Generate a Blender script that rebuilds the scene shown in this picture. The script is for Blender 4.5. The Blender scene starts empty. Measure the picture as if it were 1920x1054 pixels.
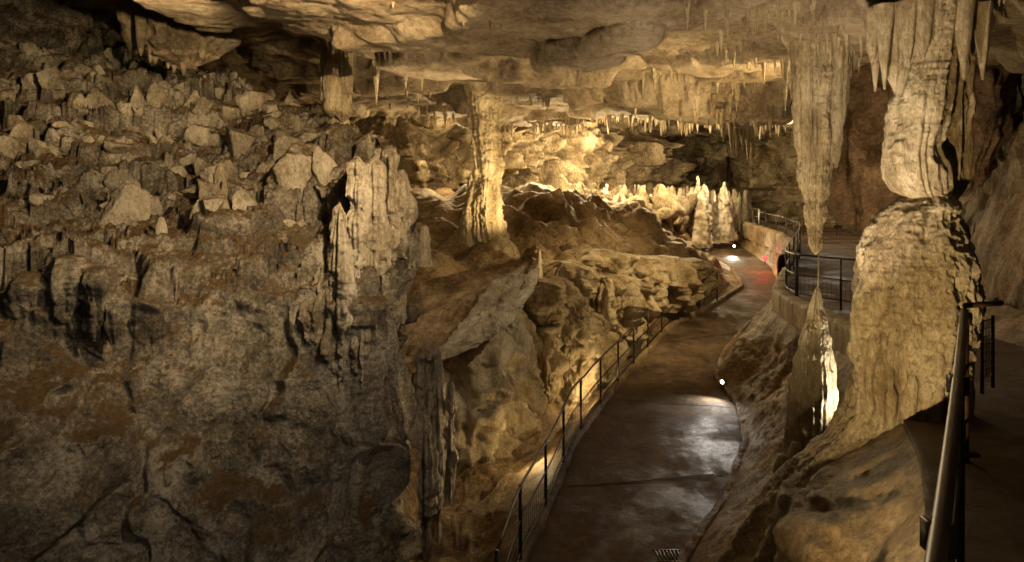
import bpy, math, numpy as np
from mathutils import Vector
rng = np.random.default_rng(11)
scene = bpy.context.scene
scene.view_settings.view_transform = 'Standard'
scene.view_settings.look = 'None'
scene.view_settings.exposure = 0

# ------------------------------------------------------------ noise library
def h3(i, j, k, s=0):
    n = (i*73856093) ^ (j*19349663) ^ (k*83492791) ^ (s*26544357)
    n &= 0xffffffff
    n = ((n ^ (n >> 13))*1274126177) & 0xffffffff
    n = ((n ^ (n >> 15))*974126177) & 0xffffffff
    n ^= n >> 16
    return n/4294967296.0
def noise(P, s=0):
    P = np.asarray(P); I = np.floor(P).astype(np.int64); F = P-I
    F = F*F*F*(F*(F*6-15)+10)
    i, j, k = I[..., 0], I[..., 1], I[..., 2]; x, y, z = F[..., 0], F[..., 1], F[..., 2]
    r = 0
    for a in (0, 1):
        wa = x if a else 1-x
        for b in (0, 1):
            wb = y if b else 1-y
            for c in (0, 1):
                wc = z if c else 1-z
                r = r + wa*wb*wc*h3(i+a, j+b, k+c, s)
    return r*2-1
def fbm(P, o=4, s=0, g=.5):
    r = 0; a = 1.0; t = 0
    for q in range(o):
        r = r+a*noise(P*(2.03**q)+q*7.3, s+q); t += a; a *= g
    return r/t
def ridged(P, o=4, s=0):
    r = 0; a = 1.0; t = 0
    for q in range(o):
        r = r+a*(1-np.abs(noise(P*(2.1**q)+q*3.7, s+q))*2); t += a; a *= .5
    return r/t
def voro(P, s=0):
    I = np.floor(P).astype(np.int64); F = P-I
    f1 = np.full(P.shape[:-1], 9.); f2 = f1.copy(); c = np.zeros_like(f1)
    for a in (-1, 0, 1):
        for b in (-1, 0, 1):
            for d in (-1, 0, 1):
                i, j, k = I[..., 0]+a, I[..., 1]+b, I[..., 2]+d
                dx = a+h3(i, j, k, s)-F[..., 0]; dy = b+h3(i, j, k, s+1)-F[..., 1]; dz = d+h3(i, j, k, s+2)-F[..., 2]
                q = np.sqrt(dx*dx+dy*dy+dz*dz); rnd = h3(i, j, k, s+3)
                m = q < f1
                f2 = np.where(m, f1, np.minimum(f2, q)); c = np.where(m, rnd, c); f1 = np.where(m, q, f1)
    return f1, f2, c
def sstep(a, b, x):
    t = np.clip((x-a)/(b-a), 0, 1); return t*t*(3-2*t)
def cr(C, n):
    C = np.asarray(C, float); m = len(C); t = np.linspace(0, m-1, n)
    i = np.clip(np.floor(t).astype(int), 0, m-2); f = (t-i).reshape((-1,)+(1,)*(C.ndim-1))
    p0 = C[np.maximum(i-1, 0)]; p1 = C[i]; p2 = C[i+1]; p3 = C[np.minimum(i+2, m-1)]
    return .5*((2*p1)+(-p0+p2)*f+(2*p0-5*p1+4*p2-p3)*f**2+(-p0+3*p1-3*p2+p3)*f**3)
def lin(C, n):
    C = np.asarray(C, float); m = len(C); t = np.linspace(0, m-1, n)
    i = np.clip(np.floor(t).astype(int), 0, m-2); f = (t-i).reshape((-1,)+(1,)*(C.ndim-1))
    return C[i]*(1-f)+C[i+1]*f
def normals(V):
    a = np.gradient(V, axis=0); b = np.gradient(V, axis=1)
    n = np.cross(a, b); return n/(np.linalg.norm(n, axis=-1, keepdims=True)+1e-9)

# ------------------------------------------------------------ geometry collector
class Geo:
    def __init__(s): s.v = []; s.f = []; s.n = 0
    def grid(s, V, closed=False):
        ny, nx = V.shape[:2]; idx = np.arange(ny*nx).reshape(ny, nx)+s.n
        if closed:
            j2 = np.roll(idx, -1, axis=1); a = idx[:-1]; b = j2[:-1]; c = j2[1:]; d = idx[1:]
        else:
            a = idx[:-1, :-1]; b = idx[:-1, 1:]; c = idx[1:, 1:]; d = idx[1:, :-1]
        s.f.append(np.stack([a, b, c, d], -1).reshape(-1, 4)); s.v.append(V.reshape(-1, 3)); s.n += ny*nx
        return s
    def tube(s, pts, r, n=8):
        pts = np.asarray(pts, float); T = np.gradient(pts, axis=0); T /= np.linalg.norm(T, axis=1, keepdims=True)+1e-9
        up = np.where(np.abs(T[:, 2:3]) > .9, np.array([[1., 0, 0]]), np.array([[0, 0, 1.]]))
        A = np.cross(T, up); A /= np.linalg.norm(A, axis=1, keepdims=True)+1e-9; B = np.cross(T, A)
        th = np.linspace(0, 2*math.pi, n, endpoint=False)
        r = np.broadcast_to(np.asarray(r, float), (len(pts),))[:, None, None]
        V = pts[:, None]+r*(A[:, None]*np.cos(th)[None, :, None]+B[:, None]*np.sin(th)[None, :, None])
        V = np.concatenate([np.repeat(pts[:1, None], n, 1), V, np.repeat(pts[-1:, None], n, 1)])
        return s.grid(V, True)
    def box(s, c, d, rz=0):
        c = np.array(c, float); x, y, z = np.array(d)/2.0
        P = np.array([[-x, -y], [x, -y], [x, y], [-x, y]]); R = np.array([[math.cos(rz), math.sin(rz)], [-math.sin(rz), math.cos(rz)]])
        P = P@R; b = .12*min(x, y)
        rings = []
        for zz, k in ((-z, 0), (-z, 1), (z-b, 1), (z, 1-b/max(x, y)), (z, 0)):
            rings.append(np.concatenate([P*k, np.full((4, 1), zz)], 1)+c)
        return s.grid(np.array(rings), True)
    def block(s, pos, size, seed, rot=0, tilt=0, n=34):
        """angular convex stone: sphere clipped by random planes, then weathered"""
        R = np.random.default_rng(seed); m = 13
        pn = R.normal(size=(m, 3)); pn /= np.linalg.norm(pn, axis=1, keepdims=True); pd = R.uniform(.55, .95, m)
        ph = np.linspace(0, math.pi, n)[:, None]; th = np.linspace(0, 2*math.pi, int(n*1.5), endpoint=False)[None]
        d = np.stack([np.sin(ph)*np.cos(th), np.sin(ph)*np.sin(th), np.cos(ph)*np.ones_like(th)], -1)
        dd = d@pn.T; rr = np.where(dd > .05, pd/np.maximum(dd, .05), 9.); r = np.minimum(rr.min(-1), 1.15)
        P = d*r[..., None]*np.array(size)
        q = P+np.array(pos)
        P = P*(1+.16*fbm(q*4, 4, 3)+.06*ridged(q*np.array([7, 7, 2.]), 3, 5))[..., None]
        c, s_ = math.cos(rot), math.sin(rot); P = P@np.array([[c, s_, 0], [-s_, c, 0], [0, 0, 1]])
        c, s_ = math.cos(tilt), math.sin(tilt); P = P@np.array([[c, 0, s_], [0, 1, 0], [-s_, 0, c]])
        return s.grid(P+np.array(pos), True)
    def build(s, name, mat, smooth=True, parent=None):
        V = np.concatenate(s.v).astype(np.float32); Fc = np.concatenate(s.f).astype(np.int32)
        me = bpy.data.meshes.new(name)
        me.vertices.add(len(V)); me.vertices.foreach_set('co', V.ravel())
        me.loops.add(Fc.size); me.loops.foreach_set('vertex_index', Fc.ravel())
        me.polygons.add(len(Fc)); me.polygons.foreach_set('loop_start', np.arange(0, Fc.size, 4, dtype=np.int32))
        me.polygons.foreach_set('use_smooth', np.full(len(Fc), smooth))
        me.update(calc_edges=True); me.validate()
        ob = bpy.data.objects.new(name, me); scene.collection.objects.link(ob); me.materials.append(mat)
        if parent: ob.parent = parent
        return ob

def revolve(g, pos, prof, nt=96, nz=160, sx=1, sy=1, rot=0, flute=.1, ff=3., namp=.06, ns=2.5, rip=0, seed=0, gran=0, lump=0):
    P = np.array([tuple(p)+(0,)*(4-len(p)) for p in prof], float)
    zz = np.linspace(0, 1, nz); L = np.concatenate([[0], np.cumsum(np.abs(np.diff(P[:, 0]))+np.abs(np.diff(P[:, 1]))+1e-4)]); L /= L[-1]
    z, r, cx, cy = [np.interp(zz, L, P[:, k]) for k in range(4)]
    if nz > 60:
        k = np.ones(7)/7; rp = np.pad(r, 3, mode='edge'); r2 = np.convolve(rp, k, 'valid'); r2[0] = r[0]; r2[-1] = r[-1]; r = r2
    th = np.linspace(0, 2*math.pi, nt, endpoint=False)
    TH, Z = np.meshgrid(th, z); R = np.repeat(r[:, None], nt, 1)
    c, s_ = np.cos(TH), np.sin(TH)
    Q = np.stack([c*ff, s_*ff, Z*.35*ff/2+seed*3.1], -1)
    R0 = R.copy()
    R = R*(1+flute*fbm(Q, 3, seed)*1.6+flute*.6*(np.abs(noise(Q*np.array([2.2, 2.2, .5]), seed+5))-.3))
    W = np.stack([R*c+pos[0], R*s_+pos[1], Z+pos[2]], -1)
    dd = namp*fbm(W*ns, 4, seed+9)*2
    if rip: dd = dd+rip*noise(W*np.array([2.5, 2.5, 11.])+0.9*fbm(W*1.5, 2, 3)[..., None], seed+3)*sstep(-.3, .4, fbm(W*1.3, 2, 4))
    if gran: dd = dd+gran*ridged(W*14, 3, 6)
    if lump:
        a, b, q = voro(W*np.array([3, 3, 2.2]), seed); dd = dd+lump*(.6-a)
    R = R+dd*np.clip(R0/(.12), 0, 1)
    X = R*c*sx; Y = R*s_*sy; cr_, sr = math.cos(rot), math.sin(rot)
    V = np.stack([pos[0]+X*cr_-Y*sr+cx[:, None], pos[1]+X*sr+Y*cr_+cy[:, None], pos[2]+Z], -1)
    g.grid(V, True)

# ------------------------------------------------------------ materials
def mat_new(name):
    m = bpy.data.materials.new(name); m.use_nodes = True; nt = m.node_tree
    return m, nt, nt.nodes['Principled BSDF']
def N(nt, t, **kw):
    n = nt.nodes.new(t)
    for k, v in kw.items():
        if k in n.inputs: n.inputs[k].default_value = v
        else: setattr(n, k, v)
    return n
def ramp(nt, stops):
    r = nt.nodes.new('ShaderNodeValToRGB'); e = r.color_ramp.elements
    while len(e) > 1: e.remove(e[-1])
    e[0].position = stops[0][0]; e[0].color = (*stops[0][1], 1)
    for p, c in stops[1:]:
        q = e.new(p); q.color = (*c, 1)
    return r
def rock(name, dark, mid, light, clay=None, scale=1., bump=.5, rough=.75, zs=1., fine=9., clayamt=.55, dist=.05, spec=.3):
    m, nt, b = mat_new(name); L = nt.links
    tc = N(nt, 'ShaderNodeTexCoord'); mp = N(nt, 'ShaderNodeMapping'); mp.inputs['Scale'].default_value = (1, 1, zs)
    L.new(tc.outputs['Object'], mp.inputs[0])
    n1 = N(nt, 'ShaderNodeTexNoise', Scale=scale*.9, Detail=4., Roughness=.65, Distortion=.4)
    n2 = N(nt, 'ShaderNodeTexNoise', Scale=scale*fine*1.5, Detail=7., Roughness=.82)
    n3 = N(nt, 'ShaderNodeTexNoise', Scale=scale*fine*.3, Detail=6., Roughness=.7, Distortion=.8)
    for n in (n1, n2, n3): L.new(mp.outputs[0], n.inputs['Vector'])
    r1 = ramp(nt, [(.37, dark), (.49, mid), (.60, light)])
    ad = N(nt, 'ShaderNodeMath', operation='MULTIPLY_ADD'); L.new(n2.outputs[0], ad.inputs[0]); ad.inputs[1].default_value = .65
    a2 = N(nt, 'ShaderNodeMath', operation='MULTIPLY_ADD'); L.new(n1.outputs[0], a2.inputs[0]); a2.inputs[1].default_value = .65; a2.inputs[2].default_value = -.15
    L.new(a2.outputs[0], ad.inputs[2]); L.new(ad.outputs[0], r1.inputs[0])
    col = r1.outputs[0]
    if clay:
        ge = N(nt, 'ShaderNodeNewGeometry'); sp = N(nt, 'ShaderNodeSeparateXYZ'); L.new(ge.outputs['Normal'], sp.inputs[0])
        q = N(nt, 'ShaderNodeMath', operation='MULTIPLY_ADD'); L.new(sp.outputs[2], q.inputs[0]); q.inputs[1].default_value = .55
        L.new(n3.outputs[0], q.inputs[2])
        mr = N(nt, 'ShaderNodeMapRange'); mr.inputs[1].default_value = clayamt; mr.inputs[2].default_value = clayamt+.22
        L.new(q.outputs[0], mr.inputs[0])
        mx = N(nt, 'ShaderNodeMix'); mx.data_type = 'RGBA'; L.new(mr.outputs[0], mx.inputs[0]); L.new(col, mx.inputs[6])
        rc = ramp(nt, [(.38, tuple(c*.4 for c in clay)), (.62, clay)]); L.new(n2.outputs[0], rc.inputs[0])
        L.new(rc.outputs[0], mx.inputs[7]); col = mx.outputs[2]
    L.new(col, b.inputs['Base Color'])
    rr = N(nt, 'ShaderNodeMapRange'); rr.inputs[3].default_value = rough-.2; rr.inputs[4].default_value = rough+.15
    L.new(n3.outputs[0], rr.inputs[0]); L.new(rr.outputs[0], b.inputs['Roughness']); b.inputs['Specular IOR Level'].default_value = spec
    b1 = N(nt, 'ShaderNodeBump', Strength=bump, Distance=dist*3); L.new(n3.outputs[0], b1.inputs['Height'])
    b2 = N(nt, 'ShaderNodeBump', Strength=min(1, bump*1.2), Distance=dist*1.5); L.new(n2.outputs[0], b2.inputs['Height']); L.new(b1.outputs[0], b2.inputs['Normal'])
    L.new(b2.outputs[0], b.inputs['Normal'])
    return m
CLAY = (.19, .115, .048)
M_cliff = rock('grey_limestone', (.05, .04, .029), (.19, .16, .115), (.48, .42, .325), clay=CLAY, scale=1.3, bump=.95, clayamt=.70)
M_rubble = rock('pale_rubble_limestone', (.17, .13, .08), (.40, .33, .23), (.64, .56, .43), clay=CLAY, scale=1.5, bump=.95, zs=.6, clayamt=.86)
M_ceil = rock('ceiling_limestone', (.15, .105, .06), (.35, .265, .165), (.52, .42, .29), scale=.9, bump=.85, fine=8, dist=.07)
M_ground = rock('clay_flowstone', (.085, .052, .026), (.24, .165, .085), (.43, .325, .20), scale=1.0, bump=.8, rough=.6)
M_back = rock('back_wall_limestone', (.08, .052, .026), (.33, .245, .135), (.60, .50, .34), scale=.9, bump=1, dist=.12, zs=.6)
M_flow = rock('flowstone', (.19, .135, .07), (.41, .325, .195), (.63, .535, .37), scale=1.8, bump=.85, zs=.45, rough=.65, dist=.035)
M_pale = rock('pale_flowstone', (.26, .20, .12), (.48, .40, .28), (.68, .60, .46), scale=2.2, bump=.85, zs=.5, rough=.6, fine=11, dist=.035)
M_brown = rock('brown_rock', (.06, .037, .018), (.17, .11, .058), (.32, .22, .125), scale=1.2, bump=1., rough=.7, dist=.08)

def path_mat():
    m, nt, b = mat_new('wet_concrete'); L = nt.links
    tc = N(nt, 'ShaderNodeTexCoord')
    n1 = N(nt, 'ShaderNodeTexNoise', Scale=.9, Detail=6., Roughness=.65, Distortion=.3); n2 = N(nt, 'ShaderNodeTexNoise', Scale=45., Detail=5., Roughness=.75)
    n3 = N(nt, 'ShaderNodeTexNoise', Scale=5., Detail=6., Roughness=.7)
    for n in (n1, n2, n3): L.new(tc.outputs['Object'], n.inputs['Vector'])
    r = ramp(nt, [(.35, (.035, .022, .012)), (.5, (.085, .057, .033)), (.65, (.17, .12, .075))])
    a = N(nt, 'ShaderNodeMath', operation='MULTIPLY_ADD'); L.new(n3.outputs[0], a.inputs[0]); a.inputs[1].default_value = .4
    a2 = N(nt, 'ShaderNodeMath', operation='MULTIPLY_ADD'); L.new(n1.outputs[0], a2.inputs[0]); a2.inputs[1].default_value = .95; a2.inputs[2].default_value = -.17
    L.new(a2.outputs[0], a.inputs[2]); L.new(a.outputs[0], r.inputs[0]); L.new(r.outputs[0], b.inputs['Base Color'])
    r2 = N(nt, 'ShaderNodeMapRange'); r2.inputs[1].default_value = .40; r2.inputs[2].default_value = .56; r2.inputs[3].default_value = .34; r2.inputs[4].default_value = .85
    L.new(n1.outputs[0], r2.inputs[0]); L.new(r2.outputs[0], b.inputs['Roughness']); b.inputs['Specular IOR Level'].default_value = .28
    b1 = N(nt, 'ShaderNodeBump', Strength=.9, Distance=.018); L.new(n2.outputs[0], b1.inputs['Height'])
    b2 = N(nt, 'ShaderNodeBump', Strength=.5, Distance=.06); L.new(n3.outputs[0], b2.inputs['Height']); L.new(b1.outputs[0], b2.inputs['Normal'])
    L.new(b2.outputs[0], b.inputs['Normal']); return m
M_path = path_mat()
def metal_mat():
    m, nt, b = mat_new('painted_dark_steel'); L = nt.links
    n1 = N(nt, 'ShaderNodeTexNoise', Scale=14., Detail=6.); tc = N(nt, 'ShaderNodeTexCoord'); L.new(tc.outputs['Object'], n1.inputs['Vector'])
    r = ramp(nt, [(.4, (.014, .008, .005)), (.7, (.045, .024, .013))]); L.new(n1.outputs[0], r.inputs[0]); L.new(r.outputs[0], b.inputs['Base Color'])
    b.inputs['Metallic'].default_value = .2; b.inputs['Roughness'].default_value = .42; return m
M_metal = metal_mat()
M_white, nt_, b_ = mat_new('painted_light_steel'); b_.inputs['Base Color'].default_value = (.6, .6, .55, 1); b_.inputs['Roughness'].default_value = .5
M_joint, nt_, b_ = mat_new('joint_filler'); b_.inputs['Base Color'].default_value = (.015, .011, .008, 1); b_.inputs['Roughness'].default_value = .8
def emis(name, c, s):
    m, nt, b = mat_new(name); b.inputs['Base Color'].default_value = (*c, 1); b.inputs['Emission Color'].default_value = (*c, 1); b.inputs['Emission Strength'].default_value = s; return m
M_lampw = emis('lamp_lens', (1, .92, .75), 30); M_lampr = emis('red_lamp_lens', (1, .02, .03), 8)

# ------------------------------------------------------------ ground
A0 = [(-12, -7), (-9, -7), (-6, -7), (-4, -7)]
rows = {
 2: A0+[(-2.5, -6.5), (-1.5, -6), (-1.2, -5.3), (.2, -5.3), (.6, -4.5), (.9, -3), (1.3, -2.05), (4.5, -2.05), (6, -1.8), (8, 1.5)],
 5: A0+[(-2.5, -6.5), (-1.2, -6), (-.6, -5.25), (.8, -5.25), (1.5, -4.1), (2.3, -2.8), (3.0, -2.1), (6, -2.1), (7, -1.8), (8.5, 1.5)],
 7: A0+[(-2, -6.5), (-1, -6), (-.2, -5.2), (1.4, -5.2), (2.1, -4.6), (3.0, -3.4), (3.9, -2.3), (7, -2.2), (7.6, -1.9), (8.5, 1.5)],
 9: A0+[(-1.8, -6.6), (-.8, -6.1), (.15, -5.2), (2.15, -5.2), (2.9, -4.8), (4.25, -3.9), (5.2, -2.5), (7.2, -2.4), (7.9, -2), (8.8, 1.5)],
 11: A0+[(-1.5, -6.6), (-.4, -6.1), (.7, -5.2), (3.4, -5.2), (4.0, -4.8), (5.0, -4.1), (5.7, -2.65), (7.6, -2.6), (8.3, -2.2), (9.4, 1.5)],
 13: [(-12, -5), (-9, -5), (-6, -5), (-3.5, -5), (-1.5, -6.5), (-.2, -6.1), (1.2, -5.15), (4.4, -5.15), (4.8, -4.8), (5.6, -4.2), (6.1, -2.8), (8.1, -2.75), (8.8, -2.3), (9.8, 1)],
 15: [(-12, -4), (-9, -4), (-5, -4), (-2.2, -3.6), (-.9, -6.2), (.6, -6.0), (2.0, -5.1), (4.95, -5.1), (5.2, -4.8), (5.8, -4.3), (6.3, -2.9), (8.8, -2.9), (9.6, -2.4), (10.6, 1)],
 17: [(-12, -3.5), (-8, -3.5), (-3, -3), (0, -3), (1.0, -5.4), (1.9, -5.7), (2.85, -5.05), (5.0, -5.05), (5.4, -4.7), (5.9, -4.3), (6.7, -3), (9.8, -3), (10.6, -2.5), (11.8, 1)],
 19: [(-12, -3), (-6, -2.7), (-1, -2.4), (1.0, -3.0), (2.2, -5.0), (3.0, -5.4), (3.75, -5.0), (5.8, -5.0), (6.3, -4.7), (6.8, -4.4), (7.6, -3), (11.2, -3), (12.2, -2.5), (13.5, 1)],
 21.5: [(-12, -3), (-5, -2.2), (0, -1.8), (2.8, -2.4), (4.2, -4.6), (4.6, -4.9), (5.0, -4.8), (7.3, -4.8), (7.8, -4.5), (8.2, -4.2), (8.8, -3), (13, -3), (14, -2.5), (15.5, 1)],
 24: [(-13, -3), (-5, -1.6), (1.0, -1.3), (4.0, -2.0), (6.2, -4.3), (6.6, -4.65), (7.1, -4.6), (9.0, -4.6), (9.3, -4.3), (9.6, -3.9), (10, -3), (15, -3), (16, -2.5), (17.5, 1)],
 27: [(-14, -3), (-5, -1.2), (1.5, -.8), (5, -1.6), (8, -4.0), (8.6, -4.4), (9.2, -4.4), (10.6, -4.4), (10.9, -4.1), (11.1, -3.7), (11.3, -3), (16.5, -3), (17.5, -2.5), (19, 1)],
 31: [(-14, -3), (-5, -1), (2, -1.2), (6, -2.4), (8.8, -3.9), (9.3, -4.1), (9.9, -4.1), (11.7, -4.1), (11.9, -3.9), (12, -3.4), (12.2, -3), (18, -3), (19, -2.5), (20, 1)],
 36: [(-14, -3), (-5, -1), (2, -1.5), (6.5, -2.2), (9, -3.4), (9.4, -3.7), (9.9, -3.9), (12.3, -3.9), (12.5, -3.7), (12.6, -3.3), (12.8, -3), (20, -3), (21, -2.5), (22, 1)],
 43: [(-14, -3), (-5, -.5), (2, -1), (7, -1.6), (10, -2.2), (10.6, -3.2), (11, -3.7), (13.5, -3.65), (13.7, -3.5), (13.9, -3.2), (14.2, -3), (22, -3), (23, -2), (24, 1)],
 50: [(-14, -1), (-5, 1), (3, 0), (8, -1.0), (11, -1.5), (11.6, -2), (12, -3.1), (14.5, -3.1), (14.7, -3.0), (15, -2.9), (15.4, -2.9), (23, -2), (24, 0), (25, 2)],
 56: [(-14, 1), (-5, 2), (3, 2), (8, 1), (11, 0), (11.6, 0), (12, 0), (14.5, 0), (14.7, 0), (15, 0), (15.4, 0), (23, 0), (24, 1), (25, 3)]}
C = np.array([[(x, y, z) for x, z in r] for y, r in rows.items()], float)
GR = lin(C, 680)
kk = np.array([1, 4, 6, 4, 1])/16.
def smooth0(A, it=4):
    for _ in range(it):
        B = np.pad(A, ((2, 2), (0, 0), (0, 0)), mode='edge'); A = sum(kk[q]*B[q:q+len(A)] for q in range(5))
    return A
GR = smooth0(GR, 12)
cnt = [20, 25, 60, 80, 90, 35, 20, 30, 50, 80, 70, 30, 25]
def expand(row_arr):
    out = []
    for k in range(13):
        t = np.arange(cnt[k])/cnt[k]
        out.append(row_arr[:, k:k+1]*(1-t)[None, :, None]+row_arr[:, k+1:k+2]*t[None, :, None])
    out.append(row_arr[:, 13:14]); return np.concatenate(out, 1)
G = expand(GR)
wk = np.array([1, 1, 1, 1, 1, .5, 0, 0, .5, 1, 0, 0, .7, 1.])
wp = np.array([1, 1.2, 1.3, 1.3, .9, .3, 0, 0, .15, .45, 0, 0, .1, .1])
W = expand(np.repeat(wk[None, :, None], len(GR), 0))[..., 0]; WP = expand(np.repeat(wp[None, :, None], len(GR), 0))[..., 0]
Nn = normals(G); Nn *= np.sign(Nn[..., 2:3]+1e-6)
warp = fbm(G*.5, 3, 3)[..., None]*.6
f1, f2, cc = voro((G+warp)*np.array([.75, .75, .6]), 5)
g1, g2, gc = voro((G+warp)*np.array([1.8, 1.8, 1.3]), 8)
D = WP*(.70*(.62-f1**1.5)+.26*(.6-g1)+.12*(cc-.5)*sstep(0, .15, f2-f1))+W*(.30*fbm(G*.7, 4, 2)+.11*ridged(G*np.array([2.2, 2.2, .8]), 5, 6)+.06*fbm(G*6, 4, 4))
G2 = G+Nn*D[..., None]
ci = np.cumsum([0]+cnt)
G2[:, ci[6]+1:ci[7], 2] -= .10; G2[:, ci[10]+1:ci[11], 2] -= .10
Geo().grid(G2).build('ground', M_ground)

def sheet(kl, kr, name, y0, y1, lift=.02):
    i0 = np.argmin(abs(GR[:, kl, 1]-y0)); i1 = np.argmin(abs(GR[:, kl, 1]-y1)); Lp = GR[i0:i1, kl]; Rp = GR[i0:i1, kr]
    t = np.linspace(0, 1, 60)
    V = Lp[:, None]*(1-t)[None, :, None]+Rp[:, None]*t[None, :, None]
    V[..., 2] += lift+.03*fbm(V*1.1, 3, 5)
    a = V[:, :1].copy(); a[..., 2] -= .5; b = V[:, -1:].copy(); b[..., 2] -= .5
    V = np.concatenate([a, V, b], 1); Geo().grid(V).build(name, M_path)
    return V[:, 1:-1]
PS = sheet(6, 7, 'cave_footpath', 2, 48); TS = sheet(10, 11, 'upper_walkway', 2, 47, .03)
pl, pr, tl, tr = PS[:, 0], PS[:, -1], TS[:, 0], TS[:, -1]
yi = lambda line, y: int(np.argmin(abs(line[:, 1]-y)))
for yy, sk in ((11.6, 5), (15.2, -6), (20.5, 8)):
    i0 = yi(pl, yy); js = np.arange(3, 57); ii = i0+np.round((js-30)/30*sk+1.3*noise(np.stack([js*.35, js*0., js*0.+yy], -1))).astype(int)
    c = PS[ii, js]+[0, 0, .006]; c[:, 1] = np.convolve(np.pad(c[:, 1], 2, mode='edge'), np.ones(5)/5, 'valid')
    g = Geo(); g.grid(np.stack([c-[0, .02, 0], c+[0, .02, 0]], 1)); g.build('expansion_joint', M_joint)
def ribbon(line, off, w, h, name, mat, i0=0, i1=None, amp=.04):
    l = line[i0:i1].copy(); T = np.gradient(l, axis=0); T[:, 2] = 0; T /= np.linalg.norm(T, axis=1, keepdims=True)+1e-9
    nn = np.stack([-T[:, 1], T[:, 0], T[:, 2]*0], 1); c = l+nn*off
    prof = [(-.5*w, -.35), (-.5*w, h*.5), (-.42*w, h*.93), (-.2*w, h), (.2*w, h), (.42*w, h*.93), (.5*w, h*.5), (.5*w, -.35)]
    V = np.stack([c+nn*a+np.array([0, 0, b]) for a, b in prof], 1)
    q = normals(V); V = V+q*(amp*fbm(V*5, 3, 8))[..., None]
    Geo().grid(V).build(name, mat)
ribbon(pl, .06, .16, .12, 'path_kerb', M_ground, yi(pl, 5), yi(pl, 30))
ribbon(pr, -.06, .14, .10, 'path_kerb', M_ground, yi(pr, 9), yi(pr, 26))
ribbon(tl, .05, .35, .16, 'stone_kerb', M_flow, yi(tl, 10), yi(tl, 21))
ribbon(tl, .2, .4, .45, 'low_stone_wall', M_ground, yi(tl, 21.5), yi(tl, 45), .12)

# ------------------------------------------------------------ left cliff
CL = [
 [(-7.25,8,-5.1),(-6.2,8.3,-5.3),(-5.35,9,-5.8),(-4.2,9.5,-6.1),(-2.8,10,-6.4),(-2.25,10.3,-6.6),(-2.3,12.5,-7),(-4,15,-7)],
 [(-7.4,8.2,-3.65),(-6.3,8.4,-3.74),(-5.35,9,-4.0),(-4.15,9.5,-4.2),(-2.85,10.1,-4.5),(-2.2,10.4,-4.6),(-2.2,12.5,-5.2),(-4,15,-5.5)],
 [(-7.6,8.4,-2.43),(-6.45,8.6,-2.5),(-5.5,9.2,-2.66),(-4.25,9.7,-2.8),(-2.85,10.1,-2.92),(-2.2,10.3,-3.0),(-2.2,12.5,-3.5),(-4,15,-4)],
 [(-7.9,8.7,-1.7),(-6.75,9,-1.8),(-5.6,9.5,-1.6),(-4.4,10,-1.5),(-2.9,10.3,-1.45),(-2.15,10.4,-1.6),(-2.1,12.5,-1.9),(-4,15,-2.5)],
 [(-9.5,10.5,-.7),(-8,10.7,-.7),(-6.6,11.1,-.75),(-5,11.5,-.8),(-3.3,11.3,-.8),(-2.25,10.8,-.75),(-2.1,12.5,-.9),(-4,16,-1.5)],
 [(-11.8,13,.35),(-9.75,13,.35),(-7.9,13.3,.3),(-6,13.6,.3),(-4.1,13.5,.3),(-3.1,12.3,.35),(-2.6,13.5,.1),(-4,17,-.5)],
 [(-14,15.5,1.8),(-11.8,15.7,1.7),(-9.5,16,1.6),(-7.1,16.2,1.6),(-5.2,16.4,1.3),(-4.3,16.2,.9),(-3.8,17,.5),(-4.7,19,0)],
 [(-15.5,17,3.2),(-13,17.3,2.9),(-10.7,18,2.7),(-8.2,18.5,2.35),(-6.2,19,1.7),(-5.2,19,1.2),(-4.6,20,.6),(-5.2,21,0)],
 [(-16,18,6),(-13.5,18.5,5.5),(-11,20,4.0),(-8.8,21,2.0),(-6.7,22,1.2),(-5.6,22,.7),(-5,22,.3),(-5.7,23,-.5)]]
CL = np.array(CL, float)
NR = 900
V = cr(CL, NR); V = np.swapaxes(cr(np.swapaxes(V, 0, 1), NR), 0, 1)
tr_ = np.linspace(0, 8, NR)[:, None]*np.ones((1, NR)); tc_ = np.linspace(0, 7, NR)[None]*np.ones((NR, 1))
slope = sstep(2.7, 3.15, tr_+.5*fbm(V*.6, 3, 1)); edge = sstep(4.3, 5., tc_)
wv = fbm(V*.8, 3, 21)[..., None]*.5
a1, a2, ac = voro((V+wv)*np.array([.75, .75, .55]), 31)
b1, b2, bc = voro((V+wv*.6)*np.array([1.9, 1.9, 1.15]), 41)
c1, c2, c_ = voro((V+wv*.6)*np.array([4.2, 4.2, 2.8]), 51)
e1, e2, ec = voro((V+wv*1.5)*np.array([.6, .6, .42]), 61)
def terr(z, q, a=.3, b=.7):
    t = z/q; f = np.floor(t); return q*(f+sstep(a, b, t-f))
zo = .7*fbm(V*.5, 3, 15)+.45*(bc-.5)+.15*(c_-.5)
dz = terr(V[..., 2]+zo, .85, .42, .60)-(V[..., 2]+zo)
Nn = normals(V); Nn *= np.sign(np.sum(Nn*(-V+np.array([0, 0, 3])), -1, keepdims=True))
msk = sstep(-.2, .25, fbm(V*.4, 2, 44))
V = V.copy(); V[..., 2] += dz*slope*(.45+.45*msk)
blk = .50*(ac-.45)*sstep(0, .16, a2-a1)+(.40*(bc-.4)*sstep(0, .10, b2-b1)+.10*(c_-.4)*sstep(0, .2, c2-c1))*(.15+.85*msk)
face = .45*fbm(V*.5, 4, 61)+.70*(ec-.5)*sstep(0, .16, e2-e1)+.20*(ac-.5)*sstep(0, .12, a2-a1)+.11*ridged(V*1.3, 5, 9)+.10*(bc-.5)*sstep(0, .12, b2-b1)*sstep(.6, .8, bc)+.16*ridged(V*np.array([2.0, 2.0, .35]), 3, 19)*sstep(1.4, 2.6, tr_)
vert = .28*ridged(V*np.array([2.0, 2.0, .35]), 3, 71)
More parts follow.
